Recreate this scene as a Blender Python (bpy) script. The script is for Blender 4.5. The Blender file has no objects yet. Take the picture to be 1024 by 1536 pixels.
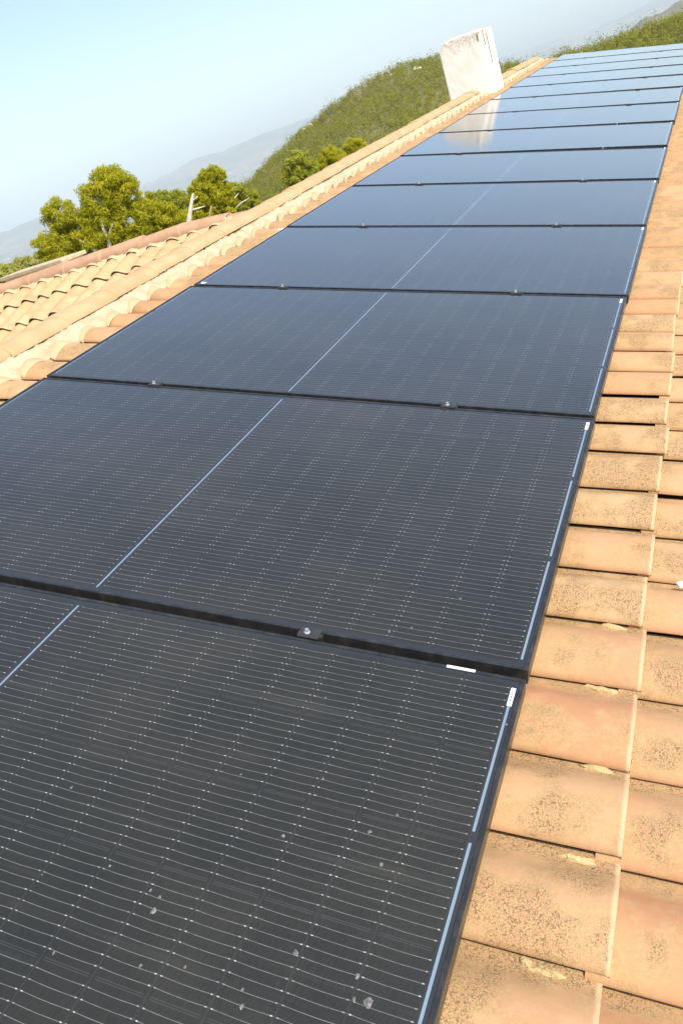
import bpy, math, random
import numpy as np
from mathutils import Matrix, Vector
R = math.radians
rng = np.random.default_rng(7)
random.seed(7)
sc = bpy.context.scene

# ------------------------------------------------------------------ camera
# ROOF: columns are the roof-plane axes (along the ridge, up the slope, normal) in world axes
ROOF = np.array([[0.9997536677, -0.0055754011, -0.021482989],
                 [0.0, 0.9679340704, -0.2512043698],
                 [0.0221946821, 0.2511424901, 0.9676956369]])
CAM_ROOF = np.array([-0.05140842, -0.19174315, 1.14347772])
CAM_AXES = np.array([[0.35375219, -0.9310198, -0.089786],
                     [-0.52135925, -0.1165738, -0.84533726],
                     [0.77655903, 0.34585067, -0.52663402]])     # right, down, forward in roof axes
FPX = 1237.926
CW = ROOF @ CAM_ROOF
AX = CAM_AXES @ ROOF.T
cam_data = bpy.data.cameras.new('camera')
cam = bpy.data.objects.new('camera', cam_data)
sc.collection.objects.link(cam)
rgt, dwn, fwd = AX
m = Matrix(((rgt[0], -dwn[0], -fwd[0], CW[0]), (rgt[1], -dwn[1], -fwd[1], CW[1]), (rgt[2], -dwn[2], -fwd[2], CW[2]), (0, 0, 0, 1)))
cam.matrix_world = m
cam_data.sensor_fit = 'VERTICAL'
cam_data.sensor_height = 24.0
cam_data.lens = FPX / 1536 * 24.0
cam_data.clip_start = 0.02
cam_data.clip_end = 60000
sc.camera = cam

# ------------------------------------------------------------------ light
SUN_EL = R(50)
SUN_H = np.array([-0.50, -0.866]); SUN_H /= np.linalg.norm(SUN_H)
SUN_DIR = Vector((SUN_H[0] * math.cos(SUN_EL), SUN_H[1] * math.cos(SUN_EL), math.sin(SUN_EL)))
world = bpy.data.worlds.new('World'); sc.world = world
world.use_nodes = True
wn = world.node_tree.nodes; wl = world.node_tree.links
bg = wn['Background']
sky = wn.new('ShaderNodeTexSky')
sky.sky_type = 'NISHITA'; sky.sun_disc = False
sky.sun_elevation = SUN_EL
sky.sun_rotation = math.atan2(SUN_H[0], SUN_H[1])
sky.air_density = 1.0; sky.dust_density = 2.4; sky.ozone_density = 1.0; sky.altitude = 300
wl.new(sky.outputs[0], bg.inputs[0])
bg.inputs[1].default_value = 0.15
sd = bpy.data.lights.new('sun', 'SUN'); sd.energy = 3.5; sd.angle = R(0.5); sd.color = (1.0, 0.93, 0.80)
sun = bpy.data.objects.new('sun', sd); sc.collection.objects.link(sun)
sun.rotation_euler = SUN_DIR.to_track_quat('Z', 'Y').to_euler()
sc.view_settings.view_transform = 'Standard'; sc.view_settings.look = 'None'
sc.view_settings.exposure = 0.65; sc.view_settings.gamma = 1.0
sc.cycles.volume_bounces = 3
sc.cycles.use_denoising = True

# ------------------------------------------------------------------ helpers
def W(u, v, n=0.0):
    return ROOF @ np.array([u, v, n], float)
def ray_point(px, py, dist):
    """world point seen at a pixel of the 1024x1536 photo, at a horizontal distance (m)"""
    d = AX.T @ np.array([(px - 512) / FPX, (py - 768) / FPX, 1.0])
    return CW + d * dist / math.hypot(d[0], d[1])
def polar(az, el, dist):
    a = R(az)
    return np.array([CW[0] + dist * math.cos(a), CW[1] + dist * math.sin(a), CW[2] + dist * math.tan(R(el))])

def tag(o, label=None, cat=None, group=None, kind=None):
    if label: o['label'] = label
    if cat: o['category'] = cat
    if group: o['group'] = group
    if kind: o['kind'] = kind
    return o
def empty(name, loc, rot=None):
    o = bpy.data.objects.new(name, None)
    o.empty_display_size = 0.2
    if rot is not None: o.matrix_world = Matrix.Translation(Vector(loc)) @ rot.to_4x4()
    else: o.location = loc
    sc.collection.objects.link(o)
    return o
def link(name, me, mat, parent=None, loc=None, smooth=False):
    o = bpy.data.objects.new(name, me)
    if mat: me.materials.append(mat)
    if smooth: me.polygons.foreach_set('use_smooth', np.ones(len(me.polygons), bool))
    sc.collection.objects.link(o)
    if parent: o.parent = parent
    if loc is not None: o.location = loc
    return o
def np_mesh(name, V, F):
    V = np.asarray(V, np.float32); F = np.asarray(F, np.int32)
    me = bpy.data.meshes.new(name)
    k = F.shape[1]
    me.vertices.add(len(V)); me.vertices.foreach_set('co', V.ravel())
    me.loops.add(F.size); me.loops.foreach_set('vertex_index', F.ravel())
    me.polygons.add(len(F)); me.polygons.foreach_set('loop_start', np.arange(0, F.size, k, dtype=np.int32))
    me.update(calc_edges=True)
    return me
class MB:
    def __init__(s): s.v = []; s.f = []
    def add(s, vs, fs):
        b = len(s.v); s.v += [tuple(map(float, q)) for q in vs]; s.f += [tuple(i + b for i in f) for f in fs]; return s
    def box(s, x0, x1, y0, y1, z0, z1, T=None):
        vs = [(x, y, z) for z in (z0, z1) for x, y in ((x0, y0), (x1, y0), (x1, y1), (x0, y1))]
        if T: vs = [T(*q) for q in vs]
        return s.add(vs, [(0, 3, 2, 1), (4, 5, 6, 7), (0, 1, 5, 4), (1, 2, 6, 5), (2, 3, 7, 6), (3, 0, 4, 7)])
    def tube(s, pts, rad, n=8, cap=True):
        pts = [Vector(p) for p in pts]; rings = []
        for i, p in enumerate(pts):
            d = (pts[min(i + 1, len(pts) - 1)] - pts[max(i - 1, 0)]).normalized()
            a = d.orthogonal().normalized() if i == 0 else (a - d * a.dot(d)).normalized()
            b = d.cross(a)
            rings.append([p + (a * math.cos(t) + b * math.sin(t)) * rad[i] for t in [2 * math.pi * k / n for k in range(n)]])
        vs = [q for r in rings for q in r]; fs = []
        for i in range(len(pts) - 1):
            for k in range(n):
                fs.append((i * n + k, i * n + (k + 1) % n, (i + 1) * n + (k + 1) % n, (i + 1) * n + k))
        if cap: fs += [tuple(range(n))[::-1], tuple((len(pts) - 1) * n + k for k in range(n))]
        return s.add(vs, fs)
    def build(s, name, mat, parent=None, loc=None, bevel=0, smooth=False):
        me = bpy.data.meshes.new(name); me.from_pydata(s.v, [], s.f); me.update()
        o = link(name, me, mat, parent, loc, smooth)
        if bevel:
            b = o.modifiers.new('bevel', 'BEVEL'); b.width = bevel; b.segments = 2; b.limit_method = 'ANGLE'
        return o

# ------------------------------------------------------------------ materials
class NT:
    def __init__(s, name):
        s.m = bpy.data.materials.new(name); s.m.use_nodes = True
        s.n = s.m.node_tree.nodes; s.l = s.m.node_tree.links
        s.b = s.n['Principled BSDF']
    def put(s, sock, v):
        if isinstance(v, bpy.types.NodeSocket): s.l.new(v, sock)
        else: sock.default_value = v
    def math(s, op, a, b=0.0, c=None, clamp=False):
        n = s.n.new('ShaderNodeMath'); n.operation = op; n.use_clamp = clamp
        s.put(n.inputs[0], a); s.put(n.inputs[1], b)
        if c is not None: s.put(n.inputs[2], c)
        return n.outputs[0]
    def mix(s, fac, a, b, mode='MIX'):
        n = s.n.new('ShaderNodeMix'); n.data_type = 'RGBA'; n.blend_type = mode
        s.put(n.inputs[0], fac)
        s.put(n.inputs[6], a if isinstance(a, bpy.types.NodeSocket) else (*a, 1)); s.put(n.inputs[7], b if isinstance(b, bpy.types.NodeSocket) else (*b, 1))
        return n.outputs[2]
    def ramp(s, v, lo, hi, a=0.0, b=1.0):
        n = s.n.new('ShaderNodeMapRange'); n.interpolation_type = 'SMOOTHSTEP'
        s.put(n.inputs[0], v); n.inputs[1].default_value = lo; n.inputs[2].default_value = hi; n.inputs[3].default_value = a; n.inputs[4].default_value = b
        return n.outputs[0]
    def coord(s, k='Object'):
        return s.n.new('ShaderNodeTexCoord').outputs[k]
    def noise(s, scale, detail=4, rough=.6, vec=None, dist=0.0):
        n = s.n.new('ShaderNodeTexNoise'); n.inputs['Scale'].default_value = scale; n.inputs['Detail'].default_value = detail
        n.inputs['Roughness'].default_value = rough; n.inputs['Distortion'].default_value = dist
        s.l.new(vec if vec is not None else s.coord(), n.inputs['Vector']); return n.outputs[0]
    def voronoi(s, scale, vec=None, out='Distance', feature='F1'):
        n = s.n.new('ShaderNodeTexVoronoi'); n.inputs['Scale'].default_value = scale; n.feature = feature
        s.l.new(vec if vec is not None else s.coord(), n.inputs['Vector']); return n.outputs[out]
    def attr(s, name, out='Fac'):
        n = s.n.new('ShaderNodeAttribute'); n.attribute_name = name; return n.outputs[out]
    def sep(s, v):
        n = s.n.new('ShaderNodeSeparateXYZ'); s.l.new(v, n.inputs[0]); return n.outputs
    def bump(s, h, strength=.5, dist=.01):
        n = s.n.new('ShaderNodeBump'); n.inputs['Strength'].default_value = strength; n.inputs['Distance'].default_value = dist
        s.l.new(h, n.inputs['Height']); s.l.new(n.outputs[0], s.b.inputs['Normal'])
    def out(s, col=None, rough=None, metal=None, ior=None):
        if col is not None: s.put(s.b.inputs['Base Color'], col if isinstance(col, bpy.types.NodeSocket) else (*col, 1))
        if rough is not None: s.put(s.b.inputs['Roughness'], rough)
        if metal is not None: s.put(s.b.inputs['Metallic'], metal)
        if ior is not None: s.b.inputs['IOR'].default_value = ior
        return s.m

def mat_simple(name, c1, c2, scale, rough=.8, metal=0, bump=0, bs=None, bd=.01):
    t = NT(name); n = t.noise(scale, 5)
    if bump: t.bump(t.noise(bs or scale * 3, 5), bump, bd)
    return t.out(t.mix(t.ramp(n, .35, .65), c1, c2), rough, metal)

def mat_tile(name, base, pale, red, lichen=1.0):
    t = NT(name)
    rnd = t.attr('rnd'); uv = t.n.new('ShaderNodeUVMap'); uv.uv_map = 'tile'
    q, tt, _ = t.sep(uv.outputs[0])
    big = t.noise(5, 3); mid = t.noise(28, 5, .65); fine = t.noise(130, 6, .78); grit = t.noise(330, 5, .8)
    c = t.mix(t.ramp(rnd, 0, 1), base, pale)
    r2 = t.math('FRACT', t.math('MULTIPLY', rnd, 7.31))
    c = t.mix(t.math('MULTIPLY', t.ramp(r2, .55, 1.0), .45), c, red)
    c = t.mix(t.math('MULTIPLY', t.ramp(big, .4, .7), .55), c, red)
    c = t.mix(t.math('MULTIPLY', t.ramp(mid, .45, .75), .5), c, pale)
    # pale yellow crust then dark lichen, in patches with speckled rims
    where = t.math('ADD', t.math('MULTIPLY', t.noise(10, 3, .6), 1.15), t.math('MULTIPLY', rnd, .27))
    trough = t.ramp(q, .78, .93); hump = t.math('MULTIPLY', t.ramp(q, .0, .10), t.ramp(q, .52, .28))
    z = t.math('MAXIMUM', t.math('MULTIPLY', trough, .22), t.math('MULTIPLY', hump, .12))
    patch = t.ramp(t.math('ADD', where, z), .62, .86)
    c = t.mix(t.math('MULTIPLY', patch, .45 * lichen), c, (.34, .205, .105))
    crust = t.math('MULTIPLY', patch, t.ramp(fine, .40, .56))
    c = t.mix(t.math('MULTIPLY', crust, .65 * lichen), c, (.52, .375, .175))
    dark = t.math('MULTIPLY', t.ramp(t.math('ADD', where, z), .72, .96), t.ramp(t.math('ADD', t.math('MULTIPLY', fine, .45), t.math('MULTIPLY', grit, .55)), .47, .57))
    c = t.mix(t.math('MULTIPLY', dark, .85 * lichen), c, (.13, .075, .04))
    spots = t.ramp(t.voronoi(38), .10, .04)
    c = t.mix(t.math('MULTIPLY', t.math('MULTIPLY', spots, t.ramp(t.noise(14, 2), .5, .6)), .5 * lichen), c, (.26, .18, .11))
    edge = t.math('MULTIPLY', t.ramp(t.math('ADD', tt, t.math('MULTIPLY', mid, .008)), .0135, .0085), .42)
    c = t.mix(edge, c, (.66, .52, .34))
    t.bump(t.math('ADD', t.math('MULTIPLY', mid, .7), t.math('MULTIPLY', fine, .35)), .45, .004)
    t.b.inputs['Specular IOR Level'].default_value = .25
    return t.out(c, .82)

TILE = mat_tile('roof tile clay', (.46, .25, .125), (.54, .345, .19), (.40, .19, .095))
TILE2 = mat_tile('wing tile clay', (.51, .345, .18), (.56, .40, .225), (.48, .30, .15), .5)
CAP = mat_simple('ridge tile clay', (.54, .35, .19), (.49, .30, .155), 7, .85, 0, .4, 40, .004)
CAPR = mat_simple('reddish ridge tile clay', (.42, .235, .135), (.48, .30, .18), 7, .85, 0, .4, 40, .004)
UNDER = mat_simple('dark gap shade', (.16, .08, .04), (.12, .06, .03), 9, .95)  # dark colour stands in for the shade in tile gaps and slots
def mortar(name, a, b, dk):
    t = NT(name); c = t.mix(t.ramp(t.noise(14, 5), .35, .65), a, b)
    c = t.mix(t.math('MULTIPLY', t.ramp(t.voronoi(60), .22, .10), t.ramp(t.noise(25, 3), .45, .6)), c, dk)
    t.bump(t.noise(55, 6, .7), .7, .012); return t.out(c, .93)
MORTAR = mortar('lime mortar', (.56, .48, .32), (.46, .37, .23), (.30, .24, .16))
RENDER_M = mat_simple('cream wall render', (.62, .55, .42), (.68, .62, .50), 4, .9, 0, .3, 60, .004)

def mat_chimney():
    t = NT('weathered white render')
    o = t.coord(); x, y, z = t.sep(o)
    c = t.mix(t.ramp(t.noise(6, 5), .35, .7), (.80, .76, .67), (.86, .83, .76))
    st = t.ramp(t.math('ADD', z, t.math('MULTIPLY', t.noise(7, 4), .5)), 1.50, 1.85)
    g = t.math('MULTIPLY', st, t.ramp(t.noise(60, 5, .75), .44, .58))
    c = t.mix(t.math('MULTIPLY', g, .8), c, (.30, .24, .15))
    g2 = t.math('MULTIPLY', t.ramp(t.noise(60, 5, .75), .56, .72), .25)
    c = t.mix(g2, c, (.45, .38, .26))
    t.bump(t.noise(45, 6, .7), .2, .004)
    return t.out(c, .93)
CHIM = mat_chimney()

def mat_cells():
    t = NT('solar cells behind glass')
    x, y, z = t.sep(t.coord())
    M = t.math
    def band(v, c, h, soft=.0003):      # 1 where |v-c|<h
        return t.ramp(M('ABSOLUTE', M('SUBTRACT', v, c)), h + soft, h - soft)
    def inside(v, lo, hi): return M('MULTIPLY', M('GREATER_THAN', v, lo), M('LESS_THAN', v, hi))
    # fold the two halves onto one
    up = M('GREATER_THAN', y, 1.019)
    yy = M('ADD', M('SUBTRACT', y, .0135), M('MULTIPLY', up, -1.0175))
    cellv = M('DIVIDE', yy, .0905)
    fv = M('FRACT', cellv)
    inv = inside(yy, 0.001, .9945)
    xx = M('SUBTRACT', x, .016)
    inu = inside(xx, .004, 1.100)
    cx = M('FRACT', M('DIVIDE', xx, .184))
    sag = M('MULTIPLY', M('SINE', M('MULTIPLY', fv, math.pi)), .0010)
    wob = M('MULTIPLY', M('SUBTRACT', t.noise(6, 2), .5), .0022)
    pos = M('SUBTRACT', M('ADD', M('MULTIPLY', cx, .184), M('ADD', sag, wob)), .0146)
    k = M('DIVIDE', pos, .0172)
    near = M('MULTIPLY', M('SUBTRACT', k, M('ROUND', k)), .0172)
    okk = inside(k, -.5, 9.5)
    mask = M('MULTIPLY', M('MULTIPLY', inv, inu), okk)
    glint = t.noise(70, 2, .5, None)
    line = M('MULTIPLY', M('MULTIPLY', band(near, 0, .00040, .00025), mask), t.ramp(glint, .3, .7, .55, 1.0))
    gapd = M('MULTIPLY', M('SUBTRACT', .5, M('ABSOLUTE', M('SUBTRACT', fv, .5))), .0905)   # distance to the nearest cell edge
    line = M('MULTIPLY', line, t.ramp(gapd, .0015, .004, .25, 1))
    pad = M('MULTIPLY', M('MULTIPLY', band(near, 0, .0008), band(gapd, .0048, .0017)), mask)
    seamv = M('MULTIPLY', M('MULTIPLY', band(gapd, 0.0006, .0005), inv), inu)
    edge = M('MULTIPLY', M('SUBTRACT', .5, M('ABSOLUTE', M('SUBTRACT', cx, .5))), .184)
    seamu = M('MULTIPLY', M('MULTIPLY', band(edge, .0018, .0005), inv), M('MULTIPLY', inu, t.ramp(gapd, .004, .008)))
    # ribbons
    st = M('ADD', band(y, .0085, .0024), M('ADD', band(y, 2.0300, .0018), 0))
    seg = M('ADD', inside(x, .030, .372), M('ADD', inside(x, .394, .752), inside(x, .774, 1.104)))
    rib = M('MULTIPLY', st, seg)
    mid = M('MULTIPLY', band(y, 1.0195, .0024), inside(x, .020, 1.108))
    rib = M('MAXIMUM', rib, mid, clamp=True)
    cell = t.mix(t.ramp(t.noise(3, 3), .3, .7), (.0175, .0165, .0095), (.0225, .021, .0125))
    wv = t.n.new('ShaderNodeMapping'); t.l.new(t.coord(), wv.inputs[0]); wv.inputs['Scale'].default_value = (60, 480, 1)
    cell = t.mix(M('MULTIPLY', t.ramp(t.noise(1, 2, .5, wv.outputs[0]), .4, .6), .2), cell, (.038, .036, .033))
    back = (.024, .026, .028)
    c = t.mix(M('MULTIPLY', inv, inu), back, cell)
    c = t.mix(M('MULTIPLY', seamv, .35), c, (.05, .05, .05))
    c = t.mix(M('MULTIPLY', seamu, .5), c, (.08, .08, .08))
    c = t.mix(line, c, (.25, .245, .235))
    c = t.mix(pad, c, t.mix(t.ramp(t.noise(45, 2, .5), .42, .62), (.30, .29, .27), (.60, .585, .56)))  # random glints of the pads put into their colour
    c = t.mix(rib, c, (.19, .25, .31))  # tinned ribbon, blue sky reflection put into its colour
    # settled dust, a little thicker near the lower edges, and dried specks
    dust = M('MULTIPLY', t.ramp(t.noise(2.2, 4, .6), .3, .8), .030)
    c = t.mix(dust, c, (.45, .38, .28))
    mp = t.n.new('ShaderNodeMapping'); t.l.new(t.coord(), mp.inputs[0]); mp.inputs['Scale'].default_value = (28, 1.6, 1)
    c = t.mix(M('MULTIPLY', t.ramp(t.noise(1, 5, .65, mp.outputs[0]), .52, .75), .035), c, (.45, .40, .32))
    sp = M('MULTIPLY', t.ramp(t.voronoi(26), .045, .02), M('GREATER_THAN', t.sep(t.voronoi(26, None, 'Color'))[0], .90))
    c = t.mix(M('MULTIPLY', sp, .55), c, (.42, .42, .40))
    met = M('MAXIMUM', M('MULTIPLY', line, .3), M('MULTIPLY', pad, .3))
    t.b.inputs['IOR'].default_value = 1.45; t.b.inputs['Specular Tint'].default_value = (.75, .88, 1.0, 1)
    t.b.inputs['Coat Weight'].default_value = .8; t.b.inputs['Coat IOR'].default_value = 1.5; t.b.inputs['Coat Roughness'].default_value = .10
    rough = M('ADD', t.ramp(t.noise(1.7, 3), .3, .7, .075, .105), M('MULTIPLY', sp, .4))
    return t.out(c, rough, met)
CELLS = mat_cells()
def mat_frame():
    t = NT('black anodised frame'); t.bump(t.noise(300, 3), .1, .001)
    n = t.ramp(t.noise(25, 4), .4, .7)
    return t.out(t.mix(n, (.040, .042, .044), (.075, .073, .068)), t.ramp(t.noise(12, 3), .3, .7, .24, .40), .5)
FRAME = mat_frame()
BACKS = mat_simple('dark back sheet', (.02, .02, .02), (.03, .03, .03), 5, .6)
ALU = mat_simple('aluminium rail', (.42, .42, .43), (.52, .52, .52), 20, .35, .9)
STEEL = mat_simple('bolt steel', (.75, .74, .70), (.85, .83, .80), 30, .3, .8)
BLACK = mat_simple('black clamp coating', (.025, .025, .027), (.04, .04, .04), 30, .45)
LABEL = mat_simple('white label paper', (.80, .80, .80), (.86, .86, .86), 30, .6)
INK = mat_simple('black ink', (.03, .03, .03), (.05, .05, .05), 30, .6)
WHITE = mat_simple('white plastic', (.80, .80, .78), (.72, .72, .70), 30, .5)
DIRT = mat_simple('dried grey splash', (.20, .20, .19), (.08, .08, .075), 200, .7)

def leafmat(name, a, b, c=None, sc_=1.0):
    t = NT(name); col = t.mix(t.attr('rnd'), a, b)
    if c: col = t.mix(t.ramp(t.noise(sc_, 3), .4, .7), col, c)
    t.b.inputs['Specular IOR Level'].default_value = .3
    t.out(col, .55)
    tr = t.n.new('ShaderNodeBsdfTranslucent'); t.l.new(col, tr.inputs[0])
    mx = t.n.new('ShaderNodeMixShader'); mx.inputs[0].default_value = .52
    o = t.n['Material Output']; t.l.new(t.b.outputs[0], mx.inputs[1]); t.l.new(tr.outputs[0], mx.inputs[2]); t.l.new(mx.outputs[0], o.inputs[0])
    return t.m
PINE = leafmat('pine needles', (.38, .39, .014), (.58, .53, .022))
PINE_D = leafmat('dull pine needles', (.33, .36, .03), (.50, .50, .06))
OLIVE = leafmat('pale shrub leaves', (.44, .45, .10), (.60, .58, .18))
FOREST = leafmat('forest canopy', (.19, .20, .012), (.42, .41, .025), (.32, .29, .03), .02)
BARK = mat_simple('grey pine bark', (.30, .24, .17), (.42, .35, .26), 6, .9, 0, .6, 25, .02)
DEADW = mat_simple('bleached dead wood', (.55, .47, .36), (.66, .58, .46), 9, .8)

# ------------------------------------------------------------------ terrain
def interp(xs, tab):
    a = np.array(sorted(tab)); return np.interp(xs, a[:, 0], a[:, 1])
CREST = [(-180, -1), (-60, -1), (-20, -.9), (0, -1.3), (2, -1.35), (3, -1.35), (5, -1.3), (7, -1.15), (8.4, -1.1), (9.5, -1.15), (11, -.75), (12, -.5), (13.8, .7),
         (15.6, 1.4), (18, 1.65), (21, 1.25), (23, .75), (25, .12), (26, -.3), (28.5, -1.4), (31, -2.4), (36, -3.6), (46, -4), (90, -2), (180, -1)]
CDIST = [(-180, 300), (0, 230), (8, 240), (11, 300), (15, 350), (26, 330), (36, 260), (180, 300)]
MOUNT = [(-180, .8), (-90, 1.2), (-10, 1.5), (-2, .95), (1, .55), (2, .5), (4, .32), (7, .08), (10, .28), (12, .35), (15, .55), (20, .8), (25, .95), (28, .85), (32, .85), (34, .62), (36, .48), (38, .40), (42, .85), (43.5, .78), (45, .62), (50, .5), (70, 1.1), (180, .8)]
LOW2 = [(-180, -2), (-6, -.2), (0, .05), (1.5, -.12), (3, -.2), (4.5, -.42), (7, -.85), (9, -1.6), (14, -2.5), (180, -2.5)]
def vnoise(x, y, seed=0):
    o = 0; r = np.random.default_rng(seed)
    for k in range(5):
        a, b, c, d = r.uniform(-1, 1, 2), r.uniform(0, 6.28), r.uniform(-1, 1, 2), r.uniform(0, 6.28)
        f = 1.9 ** k
        o = o + (np.sin(f * (a[0] * x + a[1] * y) * 2.2 + b) * np.sin(f * (c[0] * x + c[1] * y) * 2.2 + d)) / 1.5 ** k
    return o
def height(r, az):
    """terrain height at horizontal distance r (m) and azimuth az (deg) from the camera's foot"""
    D = interp(az, CDIST); zc = CW[2] + D * np.tan(np.radians(interp(az, CREST)))
    s = lambda a, b, t: (lambda q: q * q * (3 - 2 * q))(np.clip((t - a) / (b - a), 0, 1))
    z = -5 - 17 * s(35, 130, r)
    x = r * np.cos(np.radians(az)); y = r * np.sin(np.radians(az))
    z = z + (zc - z) * np.clip((r - 110) / (D - 110), 0, 1) ** 1.15
    z = z + (-110 - z) * s(1.0, 4.5, r / D)
    z2 = CW[2] + 1700 * np.tan(np.radians(interp(az, LOW2)))
    z = np.maximum(z, -110 + (z2 + 110) * np.exp(-((r - 1700) / 420) ** 2))
    zm = CW[2] + 9000 * np.tan(np.radians(interp(az, MOUNT) + .05 * vnoise(az * .7, az * .1, 3)))
    z = z + (zm + 110) * s(6000, 9000, r) * np.where(r > 4000, 1, 0)
    z = z + vnoise(x / 30, y / 30, 5) * np.clip((r - 40) / 100, 0, 1) * np.clip(r / 300, .2, 6) * np.where(r < 8800, .7, .0)
    z = z + np.where(r > 5500, vnoise(x / 500, y / 500, 8) * 12, 0) * s(5500, 7000, r) * (1 - s(8200, 8900, r))
    return z
def build_terrain():
    rr = np.concatenate([np.linspace(1, 30, 8), np.geomspace(36, 600, 70), np.geomspace(640, 9000, 60), [9150, 9350, 9600]])
    aa = np.concatenate([np.arange(-180, -12, 3.0), np.arange(-12, 52, .3), np.arange(52, 180, 3.0)])
    A, Q = np.meshgrid(aa, rr)
    Z = height(Q, A)
    Z = np.where(Q > 9000, Z * 0 + height(np.full_like(Q, 9000), A) - (Q - 9000) * .05, Z)
    V = np.stack([CW[0] + Q * np.cos(np.radians(A)), CW[1] + Q * np.sin(np.radians(A)), Z], -1).reshape(-1, 3)
    nr, na = Q.shape
    i, j = np.meshgrid(np.arange(nr - 1), np.arange(na), indexing='ij')
    F = np.stack([i * na + j, (i + 1) * na + j, (i + 1) * na + (j + 1) % na, i * na + (j + 1) % na], -1).reshape(-1, 4)
    V = np.vstack([V, [[CW[0], CW[1], -5]]])
    t = NT('hill ground')
    g = t.n.new('ShaderNodeNewGeometry').outputs['Position']
    x, y, z = t.sep(g)
    d = t.math('SQRT', t.math('ADD', t.math('MULTIPLY', x, x), t.math('MULTIPLY', y, y)))
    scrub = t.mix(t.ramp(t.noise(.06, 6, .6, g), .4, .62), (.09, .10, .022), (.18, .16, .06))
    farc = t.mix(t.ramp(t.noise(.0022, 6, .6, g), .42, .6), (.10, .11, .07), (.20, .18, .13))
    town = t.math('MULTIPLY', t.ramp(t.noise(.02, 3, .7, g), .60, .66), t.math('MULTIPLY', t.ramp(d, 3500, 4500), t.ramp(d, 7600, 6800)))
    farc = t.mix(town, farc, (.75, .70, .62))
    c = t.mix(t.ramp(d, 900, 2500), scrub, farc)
    t.bump(t.noise(.5, 5, .6, g), .5, 1.0)
    me = np_mesh('terrain', V, F)
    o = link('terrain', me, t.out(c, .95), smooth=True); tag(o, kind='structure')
build_terrain()

# ------------------------------------------------------------------ foliage
def leaf_cloud(centers, radii, n_per, size, flat=1.0, up=.35, aspect=.5, seed=1, shell=.55):
    """small triangles-pairs (quads) scattered through ellipsoidal clumps"""
    r = np.random.default_rng(seed)
    C = np.repeat(np.asarray(centers, float), n_per, 0); RA = np.repeat(np.asarray(radii, float), n_per, 0)
    N = len(C)
    d = r.normal(size=(N, 3)); d /= np.linalg.norm(d, axis=1)[:, None]
    rad = r.uniform(shell, 1.0, N) ** .8
    P = C + d * rad[:, None] * RA[:, None] * np.array([1, 1, flat])
    n = d + r.normal(size=(N, 3)) * .7 + np.array([0, 0, up]); n /= np.linalg.norm(n, axis=1)[:, None]
    a = np.cross(n, r.normal(size=(N, 3))); a /= np.linalg.norm(a, axis=1)[:, None]; b = np.cross(n, a)
    s = size * r.uniform(.6, 1.4, N)[:, None]
    V = np.stack([P - a * s, P + b * s * aspect, P + a * s, P - b * s * aspect], 1).reshape(-1, 3)
    F = np.arange(4 * N).reshape(-1, 4)
    return V, F, np.repeat(r.uniform(0, 1, len(centers)), n_per * 4) * .6 + np.repeat(r.uniform(0, 1, N), 4) * .4
def leaf_obj(name, V, F, rn, mat, parent=None, loc=None):
    me = np_mesh(name, V, F)
    at = me.attributes.new('rnd', 'FLOAT', 'POINT'); at.data.foreach_set('value', rn.astype(np.float32))
    return link(name, me, mat, parent, loc)

def make_tree(name, label, cat, lobes, dist, mat, foot, limbs, group=None, leaf=.055, clumps=60, per=60, clump_r=.30, bark=None, flat=.8, seed=1, dens=1.0, asp=.2):
    """lobes: (photo px, py, radius in photo px[, depth offset m]); limbs: polylines in photo px with radii (m)"""
    r = np.random.default_rng(seed)
    cs, rs = [], []
    cx = sum(L[0] for L in lobes) / len(lobes); ym = max(L[1] + L[2] * .5 for L in lobes); sp = (max(L[0] for L in lobes) - min(L[0] for L in lobes)) / 2
    low = [(cx + sp * r.uniform(-.8, .8) + 8 * i, ym + 12 + 14 * i, max(12, sp * .42)) for i in range(4)]     # lower boughs
    for L in list(lobes) + low:
        px, py, pr = L[:3]; dd = L[3] if len(L) > 3 else 0
        c = ray_point(px, py, dist + dd); rad = pr / FPX * dist * 1.12
        k = int(clumps * dens * max(.35, (pr / 40) ** 1.6))
        for _ in range(k):
            d = r.normal(size=3); d /= np.linalg.norm(d)
            q = c + d * rad * (1 - clump_r * .8) * r.uniform(.45, 1) ** .6 * np.array([1, 1, .85])
            cs.append(q); rs.append(rad * clump_r * r.uniform(.6, 1.15) + .03)
    base = ray_point(foot[0], foot[1], dist)
    gz = float(height(np.array([dist]), np.array([math.degrees(math.atan2(base[1] - CW[1], base[0] - CW[0]))]))[0])
    loc = Vector((base[0], base[1], gz))
    root = empty(name, loc); tag(root, label, cat, group)
    V, F, rn = leaf_cloud(cs, rs, int(per * 1.5), leaf * 1.25, flat, seed=seed, aspect=asp, shell=.3)
    leaf_obj('crown', V, F, rn, mat, root, -loc)
    mb = MB(); first = limbs[0][0][0]
    top = ray_point(first[0], first[1], dist)
    pts = [loc - Vector((0, 0, .3)), loc + (Vector(top) - loc) * .5 + Vector((.12, -.1, 0)), Vector(top)]
    mb.tube(pts, [limbs[0][1] * 2.0, limbs[0][1] * 1.5, limbs[0][1]], 9)
    for pl, r0 in limbs:
        pp = [Vector(ray_point(a, b, dist - .5)) if True else 0 for a, b in pl]
        n = len(pp); mb.tube(pp, [r0 * (1 - .75 * i / (n - 1)) for i in range(n)], 7)
        if (pl[0][0], pl[0][1]) != tuple(first): mb.tube([Vector(top) - Vector((0, 0, .6)), pp[0]], [r0, r0], 7)
        else: mb.tube([Vector(top) - Vector((0, 0, .3)), pp[0]], [r0, r0], 7)
    mb.build('trunk', bark or BARK, root, -loc, smooth=True)
    return root

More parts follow.
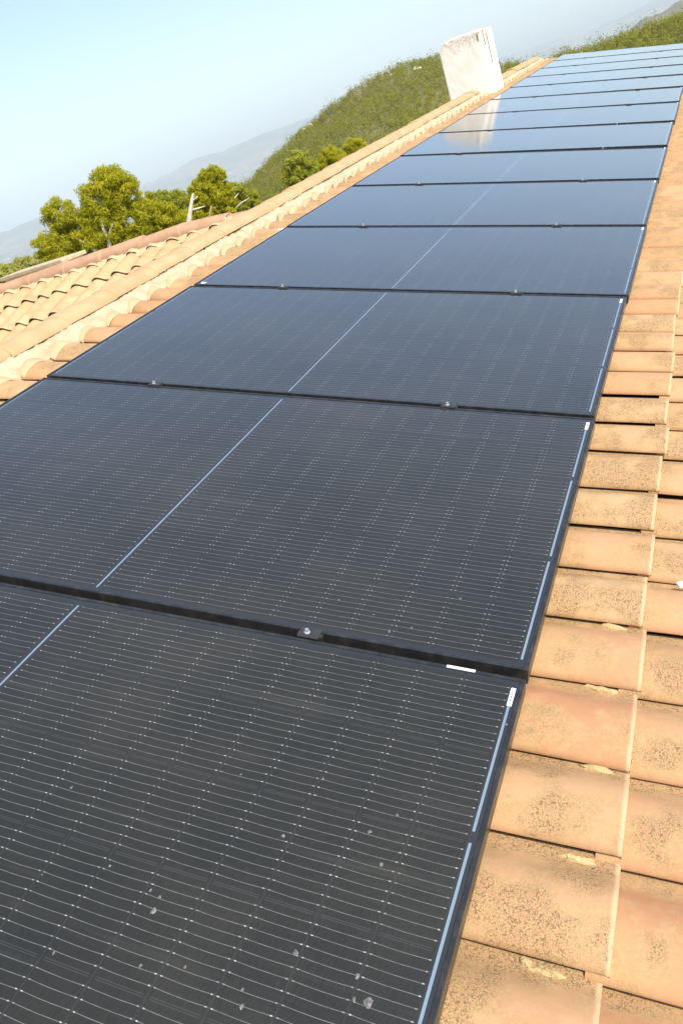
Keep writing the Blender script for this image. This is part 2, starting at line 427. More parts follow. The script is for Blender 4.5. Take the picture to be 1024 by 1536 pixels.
TG = 'pines and shrubs standing beyond the tiled wing'
make_tree('pine_tree', 'biggest pine with rounded bright green top and forked pale limbs, behind the wing', 'tree',
          [(175, 280, 30), (163, 288, 38), (150, 305, 34), (190, 300, 28), (92, 322, 27), (72, 368, 22), (115, 345, 34), (150, 345, 38), (196, 335, 32), (215, 318, 22), (95, 370, 30), (135, 372, 34), (180, 368, 32), (210, 352, 22), (70, 388, 16), (108, 395, 24), (150, 398, 26), (190, 388, 24)],
          26, PINE, (150, 420), [([(166, 382), (164, 362), (154, 340), (152, 328)], .085), ([(163, 360), (166, 345), (170, 334)], .045), ([(152, 386), (136, 370), (108, 353)], .065)], TG, leaf=.046, clumps=75, per=75, clump_r=.24, seed=3, bark=DEADW)
make_tree('pine_tree', 'smaller green pine with a low forked limb, right beside the biggest pine', 'tree',
          [(232, 322, 24), (256, 328, 24), (240, 345, 26), (272, 340, 20), (220, 352, 20), (262, 356, 24)],
          27, PINE, (238, 420), [([(212, 366), (214, 357), (206, 350)], .05), ([(213, 358), (222, 352), (228, 345)], .04)], TG, leaf=.05, clumps=60, per=80, seed=4, bark=DEADW)
make_tree('pine_tree', 'dull greyish green pine set back behind the two left pines', 'tree',
          [(228, 300, 14), (245, 300, 16), (262, 298, 16), (276, 306, 14), (250, 318, 22)],
          36, PINE_D, (250, 420), [([(250, 340), (251, 332), (250, 325)], .08)], TG, leaf=.06, clumps=80, per=60, seed=5)
make_tree('pine_tree', 'sparse green pine rising behind the bare pale snag', 'tree',
          [(308, 270, 17), (322, 264, 16), (298, 284, 15), (314, 286, 22), (334, 282, 15), (318, 300, 24), (296, 300, 18), (330, 298, 18), (312, 315, 24), (342, 310, 16), (292, 325, 18), (334, 330, 20)],
          28, PINE, (312, 420), [([(312, 345), (315, 320), (317, 308)], .05)], TG, leaf=.052, clumps=70, per=70, clump_r=.26, seed=6)
make_tree('pine_tree', 'thin pine with leaning pale branches, lowest and rightmost above the wing', 'tree',
          [(352, 286, 15), (364, 297, 16), (376, 294, 11), (350, 310, 16), (366, 318, 16), (383, 308, 9)],
          29, PINE_D, (355, 420), [([(337, 322), (346, 304), (358, 290)], .045), ([(348, 318), (362, 304), (374, 297)], .035)], TG, leaf=.05, clumps=70, per=50, clump_r=.26, seed=7, bark=DEADW)
make_tree('shrub', 'pale yellow green shrub at the left edge beyond the wing', 'shrub',
          [(10, 412, 18), (30, 402, 14), (44, 396, 9), (0, 425, 20), (26, 420, 18), (-20, 415, 20)],
          17, OLIVE, (10, 470), [([(12, 440), (16, 425), (20, 410)], .04)], TG, leaf=.045, clumps=90, per=60, seed=8)
make_tree('pine_tree', 'round olive green pine, leftmost of three just over the ridge', 'tree',
          [(446, 246, 20), (458, 254, 18), (436, 262, 16), (450, 272, 20), (466, 266, 12)],
          30, PINE_D, (450, 400), [([(450, 290), (449, 280), (448, 274)], .06)], TG, leaf=.055, clumps=90, per=60, seed=9)
make_tree('pine_tree', 'bright green pine, middle one of three just over the ridge', 'tree',
          [(492, 234, 15), (506, 238, 16), (486, 248, 13), (500, 252, 16), (480, 258, 10)],
          33, PINE, (496, 400), [([(497, 275), (496, 268), (496, 262)], .06)], TG, leaf=.055, clumps=100, per=60, seed=10)
make_tree('pine_tree', 'smallest bright green pine, rightmost of three just over the ridge', 'tree',
          [(530, 220, 14), (540, 226, 13), (522, 230, 11), (530, 238, 12), (542, 238, 8)],
          36, PINE, (530, 400), [([(530, 255), (530, 250), (530, 246)], .06)], TG, leaf=.055, clumps=100, per=60, seed=11)
# bare snag
def snag():
    loc = Vector(ray_point(283, 420, 24)); loc.z = -5
    root = empty('dead_tree', loc); tag(root, 'bare bleached snag with two short forks against the green pines', 'tree', TG)
    mb = MB(); P = lambda a, b: Vector(ray_point(a, b, 24))
    mb.tube([loc - Vector((0, 0, .3)), P(282, 345), P(285, 322), P(288, 300), P(290, 290)], [.13, .085, .065, .045, .02], 8)
    mb.tube([P(286, 316), P(296, 313), P(308, 309)], [.035, .025, .01], 6)
    mb.tube([P(288, 302), P(294, 297), P(297, 294)], [.025, .015, .008], 6)
    mb.build('trunk', DEADW, root, -loc, smooth=True)
snag()

# the forest that covers the hills: nobody could count it
def forest():
    r = np.random.default_rng(21)
    pts = []
    while len(pts) < 13000:
        az = r.uniform(-5, 47); D = float(interp(az, CDIST)); q = r.uniform(0, 1)
        rr = math.sqrt(55 ** 2 + q * ((D + 14) ** 2 - 55 ** 2))
        if rr < 120 and r.random() < .45: continue
        pts.append((az, rr))
    pts = np.array(pts)
    Z = height(pts[:, 1], pts[:, 0])
    X = CW[0] + pts[:, 1] * np.cos(np.radians(pts[:, 0])); Y = CW[1] + pts[:, 1] * np.sin(np.radians(pts[:, 0]))
    S = r.uniform(.6, 1.25, len(pts)) * np.where(r.random(len(pts)) < .13, 1.7, 1) * .72
    C = np.stack([X, Y, Z + 1.5 * S], 1)
    n_per = 44
    V, F, rn = leaf_cloud(C, 1.45 * S, n_per, .27, 1.35, up=.6, aspect=.38, seed=22, shell=.35)
    o = leaf_obj('forest', V, F, rn, FOREST)
    tag(o, 'dense green pine forest covering the hillsides beyond the roof', 'forest', kind='stuff')
forest()
def rocks():
    r = np.random.default_rng(5); mb = MB()
    # pale outcrops along the crests
    for az, el_s, n in ((24.6, 1.0, 4), (17.0, .97, 4), (10.5, 1.0, 9), (9.0, 1, 10), (8.2, 1, 5)):
        for _ in range(n):
            a = az + r.normal() * .35; D = float(interp(a, CDIST)) * el_s + r.uniform(-6, 2)
            z = float(height(np.array([D]), np.array([a]))[0]); s = r.uniform(.4, 1.0)
            c = np.array([CW[0] + D * math.cos(R(a)), CW[1] + D * math.sin(R(a)), z + .8])
            vs = []
            for i in range(5):
                th = math.pi * i / 4
                for k in range(7):
                    ph = 2 * math.pi * k / 7
                    vs.append(c + s * r.uniform(.7, 1.2) * np.array([math.sin(th) * math.cos(ph), math.sin(th) * math.sin(ph), math.cos(th) * .9]))
            fs = [(i * 7 + k, i * 7 + (k + 1) % 7, (i + 1) * 7 + (k + 1) % 7, (i + 1) * 7 + k) for i in range(4) for k in range(7)]
            mb.add(vs, fs)
    o = mb.build('rocks', mat_simple('pale limestone', (.58, .54, .44), (.70, .66, .56), .8, .9, 0, .5, 2, .2))
    tag(o, 'pale limestone outcrops scattered along the wooded hill crests', 'rocks', kind='stuff')
rocks()

# ------------------------------------------------------------------ roof tiles
PROF = [(0.0, .004), (0.0, .013), (.035, .023), (.09, .033), (.17, .0415), (.27, .045), (.37, .0425), (.47, .034), (.57, .021), (.66, .010), (.76, .004), (.88, .001), (1.0, .0), (1.07, -.001)]
PROF_M = [(0.0, .0085), (0.0, .0150), (.04, .0225), (.10, .031), (.18, .0375), (.28, .0425), (.38, .045), (.50, .0435), (.61, .037), (.71, .026), (.79, .015), (.86, .006), (.93, .0), (1.0, -.002), (1.07, -.004)]
def tile_field(name, T, lips, t_lo, t_hi, t_phase, mat, parent, loc, seed=0, expo=.37, lift=.017, skip=None, t_cut=None, PROF=PROF, wall=.011):
    """barrel-and-pan clay tiles: lips = sorted positions of the raised left edges looking up the slope"""
    r = np.random.default_rng(seed)
    rows = [0.0, .004, .012, .10, .21, .32, .40]
    Vs, UV, RN, Fs = [], [], [], []
    n = len(PROF); nr = len(rows); base = 0
    quad = []
    for a in range(nr - 1):
        for b in range(n - 1):
            quad.append((a * n + b, a * n + b + 1, (a + 1) * n + b + 1, (a + 1) * n + b))
    # front end wall and lip wall give the tile its thickness
    k0 = nr * n
    for b in range(n - 1): quad.append((k0 + b, k0 + b + 1, b + 1, b))
    for a in range(nr - 1): quad.append((a * n, (a + 1) * n, (a + 1) * n, a * n))
    quad = [q for q in quad if len(set(q)) == 4]
    quad = np.array(quad)
    ncourse = int(math.ceil((t_hi - t_lo) / expo)) + 1
    for c in range(ncourse):
        t0 = t_phase + c * expo
        coff = r.uniform(-.006, .006)
        for j in range(len(lips) - 1):
            a0, a1 = lips[j], lips[j + 1]; w = a1 - a0
            if skip and skip(.5 * (a0 + a1), t0): continue
            da, rot, dn, rn = r.normal() * .0022 + coff, r.normal() * .006, r.normal() * .0014, r.uniform()
            dt = r.normal() * .004
            tb = []
            tilt = r.normal() * .003
            for ri, tr in enumerate(rows):
                for (q, z) in PROF:
                    zz = z + dn + lift * (1 - tr / .40) + tilt * (q - .5)
                    if ri == 0: zz -= .002
                    elif ri == 1: zz -= .0004
                    if q == 0.0: zz += (.0012 * math.sin(tr * 61 + rn * 40) if z < .01 else 0)
                    t = t0 + dt + tr
                    if t_cut is not None: t = min(t, t_cut + (rn - .5) * .028 + (.030 * min(q / .3, 1) - .012 * q if PROF is PROF_M else 0))
                    aa = a0 + da + q * w * 1.0 + rot * (tr - .2)
                    # slight waviness of hand-laid, extruded clay
                    tb.append((aa, t, zz)); UV.append((q, tr)); RN.append(rn)
            for (q, z) in PROF:
                zz = z + dn + lift - .002 - wall + tilt * (q - .5)
                tb.append((a0 + da + q * w - rot * .2, (t0 + dt + .001) if t_cut is None else min(t0 + dt + .001, t_cut - .025), zz)); UV.append((q, 0)); RN.append(rn)
            Vs += tb; Fs.append(quad + base); base += len(tb)
    V = np.array([T(*p) for p in Vs]); F = np.vstack(Fs)
    me = np_mesh(name, V, F)
    uvl = me.uv_layers.new(name='tile'); UV = np.array(UV, np.float32)
    uvl.data.foreach_set('uv', UV[F.ravel()].ravel())
    at = me.attributes.new('rnd', 'FLOAT', 'POINT'); at.data.foreach_set('value', np.array(RN, np.float32))
    return link(name, me, mat, parent, loc, smooth=True)

HL = Vector((7.5, -.5, -5.0))
house = empty('house', HL)
tag(house, 'house with roof of sun bleached orange clay tiles with pale mortar along its ridges', 'house')
OFF = -HL
NB = -.103      # trough level below the panels' glass plane
known = [.654, .85, 1.043, 1.248, 1.455, 1.646, 1.843, 2.05, 2.265, 2.463, 2.673, 2.879]
lips = list(known)
while lips[0] > -2.2: lips.insert(0, lips[0] - .2023 + random.gauss(0, .004))
while lips[-1] < 16.25: lips.append(lips[-1] + .2023 + random.gauss(0, .005))
U0, U1 = lips[0], lips[-1]
V_TOP = 2.330
def T_main(a, t, n): return W(a, t, n + NB) + OFF_NP
OFF_NP = np.zeros(3)
roof = tile_field('roof', T_main, lips, -3.54, V_TOP, -.212 - .37 * 9, TILE, house, OFF, 1, t_cut=V_TOP, PROF=PROF_M)
tag(roof, 'main roof slope of weathered clay tiles under the panels')
# dark decking just under the tiles, gap shade put into its colour
deck = MB()
deck.box(U0 + .02, U1 - .02, -3.5, 2.56, NB - .09, NB - .022, lambda a, b, c: W(a, b, c))
deck.build('roof_deck', UNDER, house, OFF)

RIDGE_V = 2.56
RP = W(0, RIDGE_V, 0)                      # ridge line: RP + s*ridge_dir
RD = ROOF[:, 0]
pit = math.atan2(.2512, .9679)
BACK = np.array([0, math.cos(pit), -math.sin(pit)]); BACKN = np.array([0, math.sin(pit), math.cos(pit)])
def T_back(a, t, n):                       # far slope: a runs right when looking up the slope, t up the slope from the eave
    base = RP + RD * (-a) + BACK * (3.9 - t)
    return base + BACKN * (n + NB)
blips = [-16.3 + i * .2027 for i in range(92)]
def back_skip(a, t):
    return False
rf2 = tile_field('roof', T_back, [b for b in blips if b < 2.2], 0, 3.7, .0, TILE2, house, OFF, 2, t_cut=3.72)
tag(rf2, 'far slope of the main roof')
d2 = MB(); d2.box(U0 + .02, U1 - .02, 0.02, 3.85, NB - .09, NB - .03, lambda a, b, c: RP + RD * a + BACK * b + BACKN * c)
d2.build('roof_deck', UNDER, house, OFF)

# wing behind the ridge, its own ridge square to the main one
WR = np.array([5.45, 0, .735]); al = R(18)
US = np.array([math.cos(al), 0, math.sin(al)]); WN = np.array([-math.sin(al), 0, math.cos(al)])
def T_wing(a, t, n):                       # a = -y, t up the slope measured from the ridge (negative below)
    return WR + np.array([0, -a, 0]) + US * t + WN * (n - .045)
wl_ = []
y = 3.70
A1 = [3.785, 3.985, 4.20, 4.405, 4.56, 4.755, 4.96]
ys = list(A1)
while ys[0] > 2.75: ys.insert(0, ys[0] - .2)
while ys[-1] < 9.4: ys.append(ys[-1] + .2015)
wlips = sorted([-q for q in ys])
w1 = tile_field('roof', T_wing, wlips, -3.7, -.08, -.40 - .37 * 9, TILE2, house, OFF, 3, t_cut=-.10, lift=.024, wall=.006)
tag(w1, 'wing roof slope of pale scalloped tiles facing the panels')
def T_wing2(a, t, n):
    U2 = np.array([-math.cos(al), 0, math.sin(al)]); N2 = np.array([math.sin(al), 0, math.cos(al)])
    return WR + np.array([0, a, 0]) + U2 * t + N2 * (n - .045)
w2 = tile_field('roof', T_wing2, sorted(ys), -3.7, -.08, -.40 - .37 * 9, TILE2, house, OFF, 4, t_cut=-.10)
tag(w2, 'far slope of the wing roof')
dk = MB()
dk.box(2.7, 9.4, -3.65, 0, -.11, -.075, lambda a, b, c: WR + np.array([0, a, 0]) + US * b + WN * c)
dk.box(2.7, 9.4, -3.65, 0, -.11, -.075, lambda a, b, c: WR + np.array([0, a, 0]) + np.array([-US[0], 0, US[2]]) * b + np.array([-WN[0], 0, WN[2]]) * c)
dk.build('roof_deck', UNDER, house, OFF)

# ridge caps: tapered half barrels, one course lapping the next
def caps(P0, D, L, side, up, rad, mat, piece=.40, seed=0, squash=.85, open_=1.75):
    r = np.random.default_rng(seed); mb = MB(); n = int(L / piece)
    for i in range(n):
        s0 = i * piece; rows = [(-.02, 1.0), (0.0, 1.0), (.2, .98), (.40, .96)]
        js, ju, yw = r.normal() * .004, r.normal() * .003, r.normal() * .004
        vs = []
        for ds, k in rows + [(-.02, .93)]:
            for a in range(13):
                th = -open_ + 2 * open_ * a / 12
                rr = rad * k
                vs.append(P0 + D * (s0 + ds) + side * (rr * math.sin(th) + js + yw * ds) + up * (rr * squash * math.cos(th) + ju + .004 * (k - .96) / .04))
        fs = [(a * 13 + b, (a + 1) * 13 + b, (a + 1) * 13 + b + 1, a * 13 + b + 1) for a in range(3) for b in range(12)]
        fs += [(4 * 13 + b, b, b + 1, 4 * 13 + b + 1) for b in range(12)]
        mb.add(vs, fs)
    return mb
UPW = np.array([0, 0, 1.0])
rc = caps(RP + RD * (-2.2) + UPW * (-.076) + np.array([0, .0, 0]), RD, 18.6, np.array([0, 1.0, 0]), UPW, .098, CAP, seed=1, squash=.66, open_=1.5).build('ridge_cap', CAP, house, OFF, smooth=True)
tag(rc, 'pale orange ridge tiles along the main roof')
dB = np.array([0, .86, .080]); LB = float(np.linalg.norm(dB)); dB /= LB
cm = caps(WR + np.array([0, 3.27, -.024]), np.array([0, 1.0, 0]), 6.2, np.array([-1.0, 0, 0]), UPW, .080, CAPR, seed=2)
cb = caps(WR + np.array([0, 2.44, -.096]), dB, LB + .01, np.array([-1.0, 0, 0]), UPW, .084, CAPR, piece=LB / 2, seed=3)
cm.add(cb.v, cb.f)
rc2 = cm.build('ridge_cap', CAPR, house, OFF, smooth=True)
tag(rc2, 'reddish ridge tiles along the top of the wing')

# mortar bedding under the caps: lumpy strips
def strip(name, f, L, wdt, nL, nW, mat, seed, amp, hfun):
    r = np.random.default_rng(seed)
    S, Q = np.meshgrid(np.linspace(0, L, nL), np.linspace(0, 1, nW), indexing='ij')
    H = hfun(Q) + amp * (vnoise(S * 9, Q * 3, seed) * .35 + r.normal(size=S.shape) * .35) * np.where((Q > .02), 1, .3)
    V = np.array([f(s, q * wdt, h) for s, q, h in zip(S.ravel(), Q.ravel(), H.ravel())])
    i, j = np.meshgrid(np.arange(nL - 1), np.arange(nW - 1), indexing='ij')
    F = np.stack([i * nW + j, (i + 1) * nW + j, (i + 1) * nW + j + 1, i * nW + j + 1], -1).reshape(-1, 4)
    return link(name, np_mesh(name, V, F), mat, house, OFF, smooth=True)
strip('ridge_mortar', lambda s, q, h: W(U0 + s, 2.285 + q, NB + h), U1 - U0, .18, 1100, 10, MORTAR, 3, .009, lambda q: -.008 + .064 * q ** 1.15)
strip('ridge_mortar', lambda s, q, h: WR + np.array([0, 2.7 + s, 0]) + US * (-.155 + q) + WN * (h - .045), 6.6, .10, 260, 7, mortar('sandy mortar', (.62, .48, .28), (.55, .42, .24), (.36, .27, .16)), 4, .010, lambda q: .018 + .03 * q)

# mortar crumbs wedged in the side laps near the course joint
def chunk(u, v, lu, lv, h, seed, mat=MORTAR, name='mortar_fragment', n0=None):
    r = np.random.default_rng(seed); mb = MB(); vs = []
    n = 11
    for ring, (k, z) in enumerate(((1.0, -.006), (.95, .35), (.62, .85), (.2, 1.0))):
        for i in range(n):
            a = 2 * math.pi * i / n; w = k * r.uniform(.72, 1.2)
            vs.append(W(u + lu * w * math.sin(a), v + lv * w * math.cos(a), (n0 if n0 is not None else NB + .006) + h * z * r.uniform(.8, 1.15)))
    fs = [(a * n + i, a * n + (i + 1) % n, (a + 1) * n + (i + 1) % n, (a + 1) * n + i) for a in range(3) for i in range(n)] + [tuple(3 * n + i for i in range(n))]
    mb.add(vs, fs); return mb.build(name, mat, house, OFF)
FRAG = mortar('old sandy mortar', (.60, .46, .24), (.50, .37, .18), (.30, .22, .12))
for i, (u, v, lv) in enumerate(((1.452, -.150, .040), (1.251, -.145, .045), (1.043, -.160, .042), (.848, -.155, .036), (.647, -.135, .034), (.654, -.10, .012))):
    chunk(u - .007, v, .010, lv, .016, 30 + i, FRAG)

# gables, eaves and walls so the house stands on the ground
wm = MB()
e1 = W(U0 + .3, -3.2, NB - .1); e2 = W(U1 - .3, -3.2, NB - .1); rr0 = W(U0 + .3, RIDGE_V, NB - .12); rr1 = W(U1 - .3, RIDGE_V, NB - .12)
b1 = RP + RD * (U0 + .3) + BACK * 3.5 + BACKN * (NB - .1); b2 = RP + RD * (U1 - .3) + BACK * 3.5 + BACKN * (NB - .1)
g = lambda p: (p[0], p[1], -5.3)
wm.add([g(e1), g(e2), g(b2), g(b1), e1, e2, b2, b1, rr0, rr1], [(0, 1, 5, 4), (2, 3, 7, 6), (3, 0, 4, 8, 7), (1, 2, 6, 9, 5), (4, 5, 9, 8), (8, 9, 6, 7)])
wx0, wx1, wy1 = 2.3, 8.6, 9.1
wz = lambda x: WR[2] - .17 - abs(x - WR[0]) * math.tan(al)
wm.add([(wx0, 5.6, -5.3), (wx0, wy1, -5.3), (wx1, wy1, -5.3), (wx1, 5.6, -5.3), (wx0, 5.6, wz(wx0)), (wx0, wy1, wz(wx0)), (wx1, wy1, wz(wx1)), (wx1, 5.6, wz(wx1)), (WR[0], wy1, wz(WR[0]))],
       [(1, 0, 4, 5), (3, 2, 6, 7), (2, 1, 5, 8, 6)])
wm.build('wall', RENDER_M, house, OFF)

# chimney
def chimney():
    x0, x1 = CW[0] + 11.67, CW[0] + 12.33
    y0 = CW[1] + 2.68; y1 = CW[1] + 3.25
    zt = 1.525; zb = .15
    me = bpy.data.meshes.new('chimney')
    import bmesh
    bm = bmesh.new()
    NX, NY, NZ = 12, 11, 22
    def P(i, j, k):
        x = x0 + (x1 - x0) * i / NX; y = y0 + (y1 - y0) * j / NY; z = zb + (zt - zb) * k / NZ
        cut = max(0, (y - (y1 - .12)) / .12)
        if k > NZ * .7: z -= .10 * cut ** 2 * (k - NZ * .7) / (NZ * .3)
        h = max(0, z - 1.0)
        return (x + rng.normal() * .0008, y + rng.normal() * .0008, z + rng.normal() * .0008 + .006 * math.sin(y * 13) * (k == NZ))
    grid = {}
    def V(i, j, k):
        if (i, j, k) not in grid: grid[(i, j, k)] = bm.verts.new(P(i, j, k))
        return grid[(i, j, k)]
    for k in range(NZ):
        for j in range(NY):
            for i, fl in ((0, 1), (NX, 0)):
                q = [V(i, j, k), V(i, j, k + 1), V(i, j + 1, k + 1), V(i, j + 1, k)]; bm.faces.new(q if fl else q[::-1])
        for i in range(NX):
            for j, fl in ((0, 0), (NY, 1)):
                q = [V(i, j, k), V(i, j, k + 1), V(i + 1, j, k + 1), V(i + 1, j, k)]; bm.faces.new(q if fl else q[::-1])
    for i in range(NX):
        for j in range(NY):
            bm.faces.new([V(i, j, NZ), V(i + 1, j, NZ), V(i + 1, j + 1, NZ), V(i, j + 1, NZ)])
    bm.normal_update(); bm.to_mesh(me); bm.free()
    o = link('chimney', me, CHIM, roof)
    o.location = (0, 0, 0)
    b = o.modifiers.new('bevel', 'BEVEL'); b.width = .018; b.segments = 2; b.limit_method = 'ANGLE'; b.angle_limit = R(50)
    tag(o, 'blocky white rendered chimney, stained near its top')
    # narrow slots near the top corner: dark strips, inner shade put into colour
    for (xa, yy, z0, z1, w) in ((x0 + .10, y0 - .006, 1.33, 1.50, .012), (x0 + .28, y0 - .006, 1.12, 1.46, .012), (x0 - .006, y0 + .05, 1.40, 1.48, .010)):
        s = MB()
        if yy < y0: s.box(xa - w / 2, xa + w / 2, yy, yy + .02, z0, z1)
        else: s.box(x0 - .006, x0 + .02, yy - w / 2, yy + w / 2, z0, z1)
        s.build('slot', UNDER, roof)
chimney()

# ------------------------------------------------------------------ solar panels
P_ = 1.154; PL = 2.040; PW = 1.134; TH = .035; LIP = .0075
RM = Matrix([list(r) for r in ROOF])
def make_panel(name):
    root = empty(name, (0, 0, 0))
    fr = MB()
    # outer walls + top lips; cross-section of each bar follows the real extrusion
    def bar(x0, x1, y0, y1):
        fr.box(x0, x1, y0, y1, -TH, .0022)
    v0, v1 = -.010, 2.050
    bar(.0, LIP, v0, v1); bar(PW - LIP, PW, v0, v1)
    bar(LIP, PW - LIP, v0, v0 + .009); bar(LIP, PW - LIP, v1 - .009, v1)
    fr.box(LIP, LIP + .02, v0 + .009, v1 - .009, -TH, -TH + .002); fr.box(PW - LIP - .02, PW - LIP, v0 + .009, v1 - .009, -TH, -TH + .002)
    fr.build('frame', FRAME, root, bevel=.0014)
    gl = MB(); gl.box(LIP - .001, PW - LIP + .001, v0 + .008, v1 - .008, -.004, .0)
    gl.build('glass', CELLS, root)
    st = MB(); st.box(1.058, 1.106, .0035, .0125, .0003, .0009)
    lab = st.build('label', LABEL, root)
    ink = MB(); x = 1.064; k = 0
    while x < 1.100:
        w = (.0028, .0016, .0034, .0022, .0019)[k % 5]
        ink.box(x, x + w, .0068, .0068 + (.0026, .0018, .0024)[k % 3], .0010, .0013); x += w + (.0009, .0014)[k % 2]; k += 1
    ink.build('print', INK, lab)
    return root
def copy_tree(o, parent=None):
    c = o.copy(); sc.collection.objects.link(c)
    if parent: c.parent = parent; c.matrix_parent_inverse = o.matrix_parent_inverse.copy()
    for ch in list(o.children): copy_tree(ch, c)
    return c
ORD = ['nearest solar panel at the bottom of the photo, spotted with dried splashes', 'second solar panel from the bottom, reaching the left edge of the photo',
       'third solar panel from the bottom, its left corner beside the staggered tile ends', 'fourth solar panel from the bottom, with a white scrap at its lower left corner',
       'fifth solar panel from the bottom, with white plastic at its lower left corner', 'sixth solar panel from the bottom of the row', 'seventh solar panel from the bottom of the row',
       'eighth solar panel from the bottom, reflecting the dim face of the chimney', 'ninth solar panel from the bottom, reflecting the lower chimney edge',
       'sixth solar panel counted from the far end of the row', 'fifth solar panel counted from the far end of the row',
       'third last solar panel toward the far end', 'second last solar panel toward the far end', 'farthest solar panel, ending the row below the wooded hill']
proto = make_panel('solar_panel')
panels = []
tiltx = [0, 0, 0, 0, -.02, -.1, -.28, -.45, -.62, -.78, -.9, -1.0, -1.05, -1.1]     # degrees about the row axis
tilty = [0, 0, 0, .05, .1, .25, .25, -.15, .05, .1, .1, .1, .1, .1]            # degrees about the slope axis
skew = [.5, .1, .15, -.3, -.25, -.2, -.2, 0, 0, 0, 0, 0, 0, 0]
for k in range(14):
    o = proto if k == 0 else copy_tree(proto)
    u = k * P_ + .008 + (.004 if k else -.002)
    dv = (0, 0, .004, -.002, .004, 0, .004, -.004, 0, -.006, .004, -.004, .002, 0)[k]
    # tilts turn about the upper edge so that edge stays on its rails
    m = Matrix.Translation(Vector(W(u, dv, 0))) @ RM.to_4x4()
    m = m @ Matrix.Translation((0, 2.04, 0)) @ Matrix.Rotation(R(tiltx[k]), 4, 'X') @ Matrix.Translation((.56, 0, 0)) @ Matrix.Rotation(R(tilty[k] * .6), 4, 'Y') @ Matrix.Translation((-.56, 0, 0)) @ Matrix.Translation((0, -2.04, 0))
    m = m @ Matrix.Rotation(R(skew[k] * .0), 4, 'Z')
    o.matrix_world = m
    tag(o, ORD[k], 'solar panel', 'solar panels laid in one row up the roof')
    panels.append(o)
# extra label on the nearest panel's far frame bar, and its dried splashes
ex = MB(); ex.box(PW - .0075, PW - .0005, .088, .145, .0026, .0032)
ex.build('label', LABEL, panels[0])
def splash(px, py, rad, seed, parent, k):
    d = CAM_AXES.T @ np.array([(px - 512) / FPX, (py - 768) / FPX, 1.0]); t = -CAM_ROOF[2] / d[2]; q = CAM_ROOF + d * t
    x, y = q[0] - (k * P_ + .008 + (.004 if k else -.002)), q[1]
    r = np.random.default_rng(seed); mb = MB(); n = 12; vs = []
    for kk, z in ((1, .0003), (.8, .0010), (.35, .0014)):
        for i in range(n):
            a = 2 * math.pi * i / n; w = rad * kk * r.uniform(.65, 1.25)
            vs.append((x + w * math.cos(a), y + w * .8 * math.sin(a), z))
    mb.add(vs, [(a * n + i, a * n + (i + 1) % n, (a + 1) * n + (i + 1) % n, (a + 1) * n + i) for a in range(2) for i in range(n)] + [tuple(2 * n + i for i in range(n))])
    mb.build('splash', DIRT, parent)
for i, (a, b, s) in enumerate(((553, 1503, .0075), (536, 1464, .004), (531, 1498, .003), (443, 1430, .005), (363, 1510, .004), (364, 1485, .003), (230, 1367, .0055), (240, 1346, .003), (226, 1336, .003), (211, 1449, .003), (278, 1451, .003),
                               (572, 1297, .004), (554, 1248, .004), (425, 1254, .004), (595, 1223, .003), (108, 1181, .003), (81, 1430, .003), (285, 1073, .003), (165, 1299, .003), (361, 1162, .0025), (488, 1047, .0025), (759, 1087, .0028))):
    splash(a, b, s, 60 + i, panels[0], 0)
for i, (a, b, s) in enumerate(((690, 898, .0035), (617, 942, .003), (560, 922, .0028), (508, 900, .0022), (583, 948, .003))):
    splash(a, b, s, 90 + i, panels[1], 1)

# mounting rails under the row, with the clamps bolted to them
def make_clamp():
    cl = MB()
    cl.box(-.015, .015, -.024, .024, .0026, .0062)            # top plate across both frames
    cl.box(-.0060, .0060, -.028, .028, -.045, .0026)
    o = cl.build('clamp', BLACK, None, bevel=.0008)
    b = MB()
    b.tube([(0, .006, .0062), (0, .006, .0078)], [.0070, .0070], 16)
    b.tube([(0, .006, .0078), (0, .006, .0150)], [.0050, .0046], 6)
    bo = b.build('bolt', STEEL, o)
    return o
clamp0 = make_clamp()
first = True
for v, lab in ((.447, 'mounting rail under the right part of the panel row, clamps showing in the gaps'), (1.552, 'mounting rail under the left part of the panel row, clamps showing in the gaps')):
    L = 14 * P_
    root = empty('mounting_rail', W(0, v, -.075), RM)
    tag(root, lab, 'mounting rail', 'mounting rails under the panels')
    rb = MB(); rb.box(-.05, L + .06, -.02, .02, .012, .0375); rb.build('rail', ALU, root, bevel=.002)
    for k in range(15):
        if first: c = clamp0; first = False
        else:
            c = clamp0.copy(); sc.collection.objects.link(c)
            bo = clamp0.children[0].copy(); sc.collection.objects.link(bo); bo.parent = c
        c.parent = root
        uk = k * P_ - .002 + (.008 if k == 0 else 0)
        # follow the raised lower edge of the far panels
        kk = min(k, 13); lift = math.sin(R(-tiltx[kk])) * (2.04 - v) if k > 7 else 0
        c.location = (uk + (.004 if k else 0), random.uniform(-.004, .004), .075 + max(0, lift - .002))
# brackets: small feet from rails to the roof every two panels are hidden below

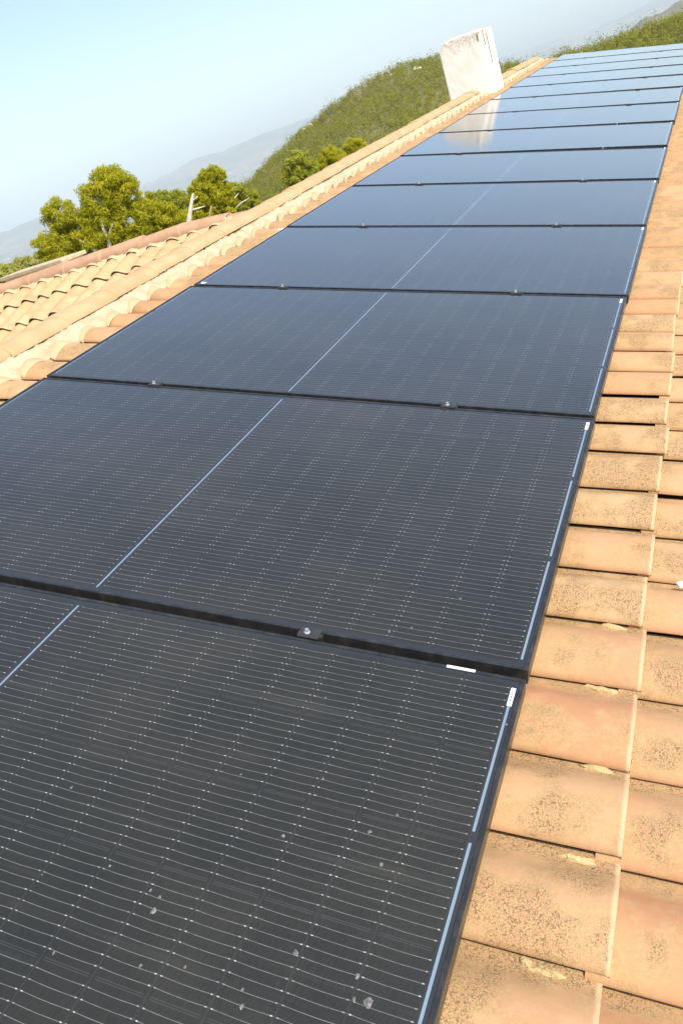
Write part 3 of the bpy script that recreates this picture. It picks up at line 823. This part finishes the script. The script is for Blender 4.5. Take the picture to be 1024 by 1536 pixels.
# small loose bits
def bit(name, label, cat, u, v, n, verts, faces, mat):
    root = MB(); root.add(verts, faces); o = root.build(name, mat, None, bevel=.001)
    o.matrix_world = Matrix.Translation(Vector(W(u, v, n))) @ RM.to_4x4()
    tag(o, label, cat); return o
def wedge(lx, ly, h, seed):
    r = np.random.default_rng(seed)
    vs = [(x * lx * r.uniform(.8, 1.1), y * ly * r.uniform(.8, 1.1), z * h) for z in (0, 1) for x, y in ((-1, -1), (1, -1), (1.1, .6), (.2, 1.1), (-1, .8))]
    return vs, [(4, 3, 2, 1, 0), (5, 6, 7, 8, 9)] + [(i, (i + 1) % 5, 5 + (i + 1) % 5, 5 + i) for i in range(5)]
v_, f_ = wedge(.011, .022, .006, 1)
bit('plastic_scrap', 'small white scrap lying on a tile at the right edge of the photo', 'scrap', 1.61, -.292, NB + .034, v_, f_, WHITE)
v_, f_ = wedge(.022, .040, .010, 2)
bit('plastic_scrap', 'white plastic scrap at the left corner between the fourth and fifth panels', 'scrap', 4 * P_ + .02, 2.078, -.028, v_, f_, WHITE)
v_, f_ = wedge(.010, .014, .004, 3)
bit('paper_scrap', 'tiny white scrap stuck on the corner of the fourth panel', 'scrap', 3 * P_ + .030, 2.000, .0028, v_, f_, WHITE)

# low rendered wall beyond the wing
def low_wall():
    a = ray_point(28, 416, 12.5); b = ray_point(100, 398, 11.5)
    d = b - a; d[2] = 0; L = np.linalg.norm(d); d /= L; nrm = np.array([-d[1], d[0], 0])
    root = empty('garden_wall', (a[0], a[1], -5)); tag(root, 'cream rendered wall top showing between the wing ridge and the big pine', 'wall')
    off = -Vector((a[0], a[1], -5.0))
    mb = MB(); zt = a[2] + .07
    mb.box(-.1, L + .2, -.15, .15, -5.3, zt - .05, lambda x, y, z: np.array([a[0], a[1], 0]) + d * x + nrm * y + UPW * z)
    mb.build('wall', RENDER_M, root, off)
    mb = MB(); mb.box(-.14, L + .24, -.2, .2, zt - .05, zt, lambda x, y, z: np.array([a[0], a[1], 0]) + d * x + nrm * y + UPW * z)
    mb.build('coping', MORTAR, root, off, bevel=.01)
low_wall()

# ------------------------------------------------------------------ the air
def haze():
    mb = MB(); mb.box(-9800, 9800, -9800, 9800, -520, 420)
    mt = bpy.data.materials.new('haze air'); mt.use_nodes = True
    n = mt.node_tree.nodes; n.remove(n['Principled BSDF'])
    pv = n.new('ShaderNodeVolumePrincipled'); pv.inputs['Density'].default_value = 1.35e-4
    pv.inputs['Color'].default_value = (.80, .91, 1.0, 1)
    pv.inputs['Anisotropy'].default_value = 0.0
    mt.node_tree.links.new(pv.outputs[0], n['Material Output'].inputs['Volume'])
    o = mb.build('haze', mt); tag(o, 'thin blue summer haze over the distant mountains', 'haze', kind='stuff')
haze()
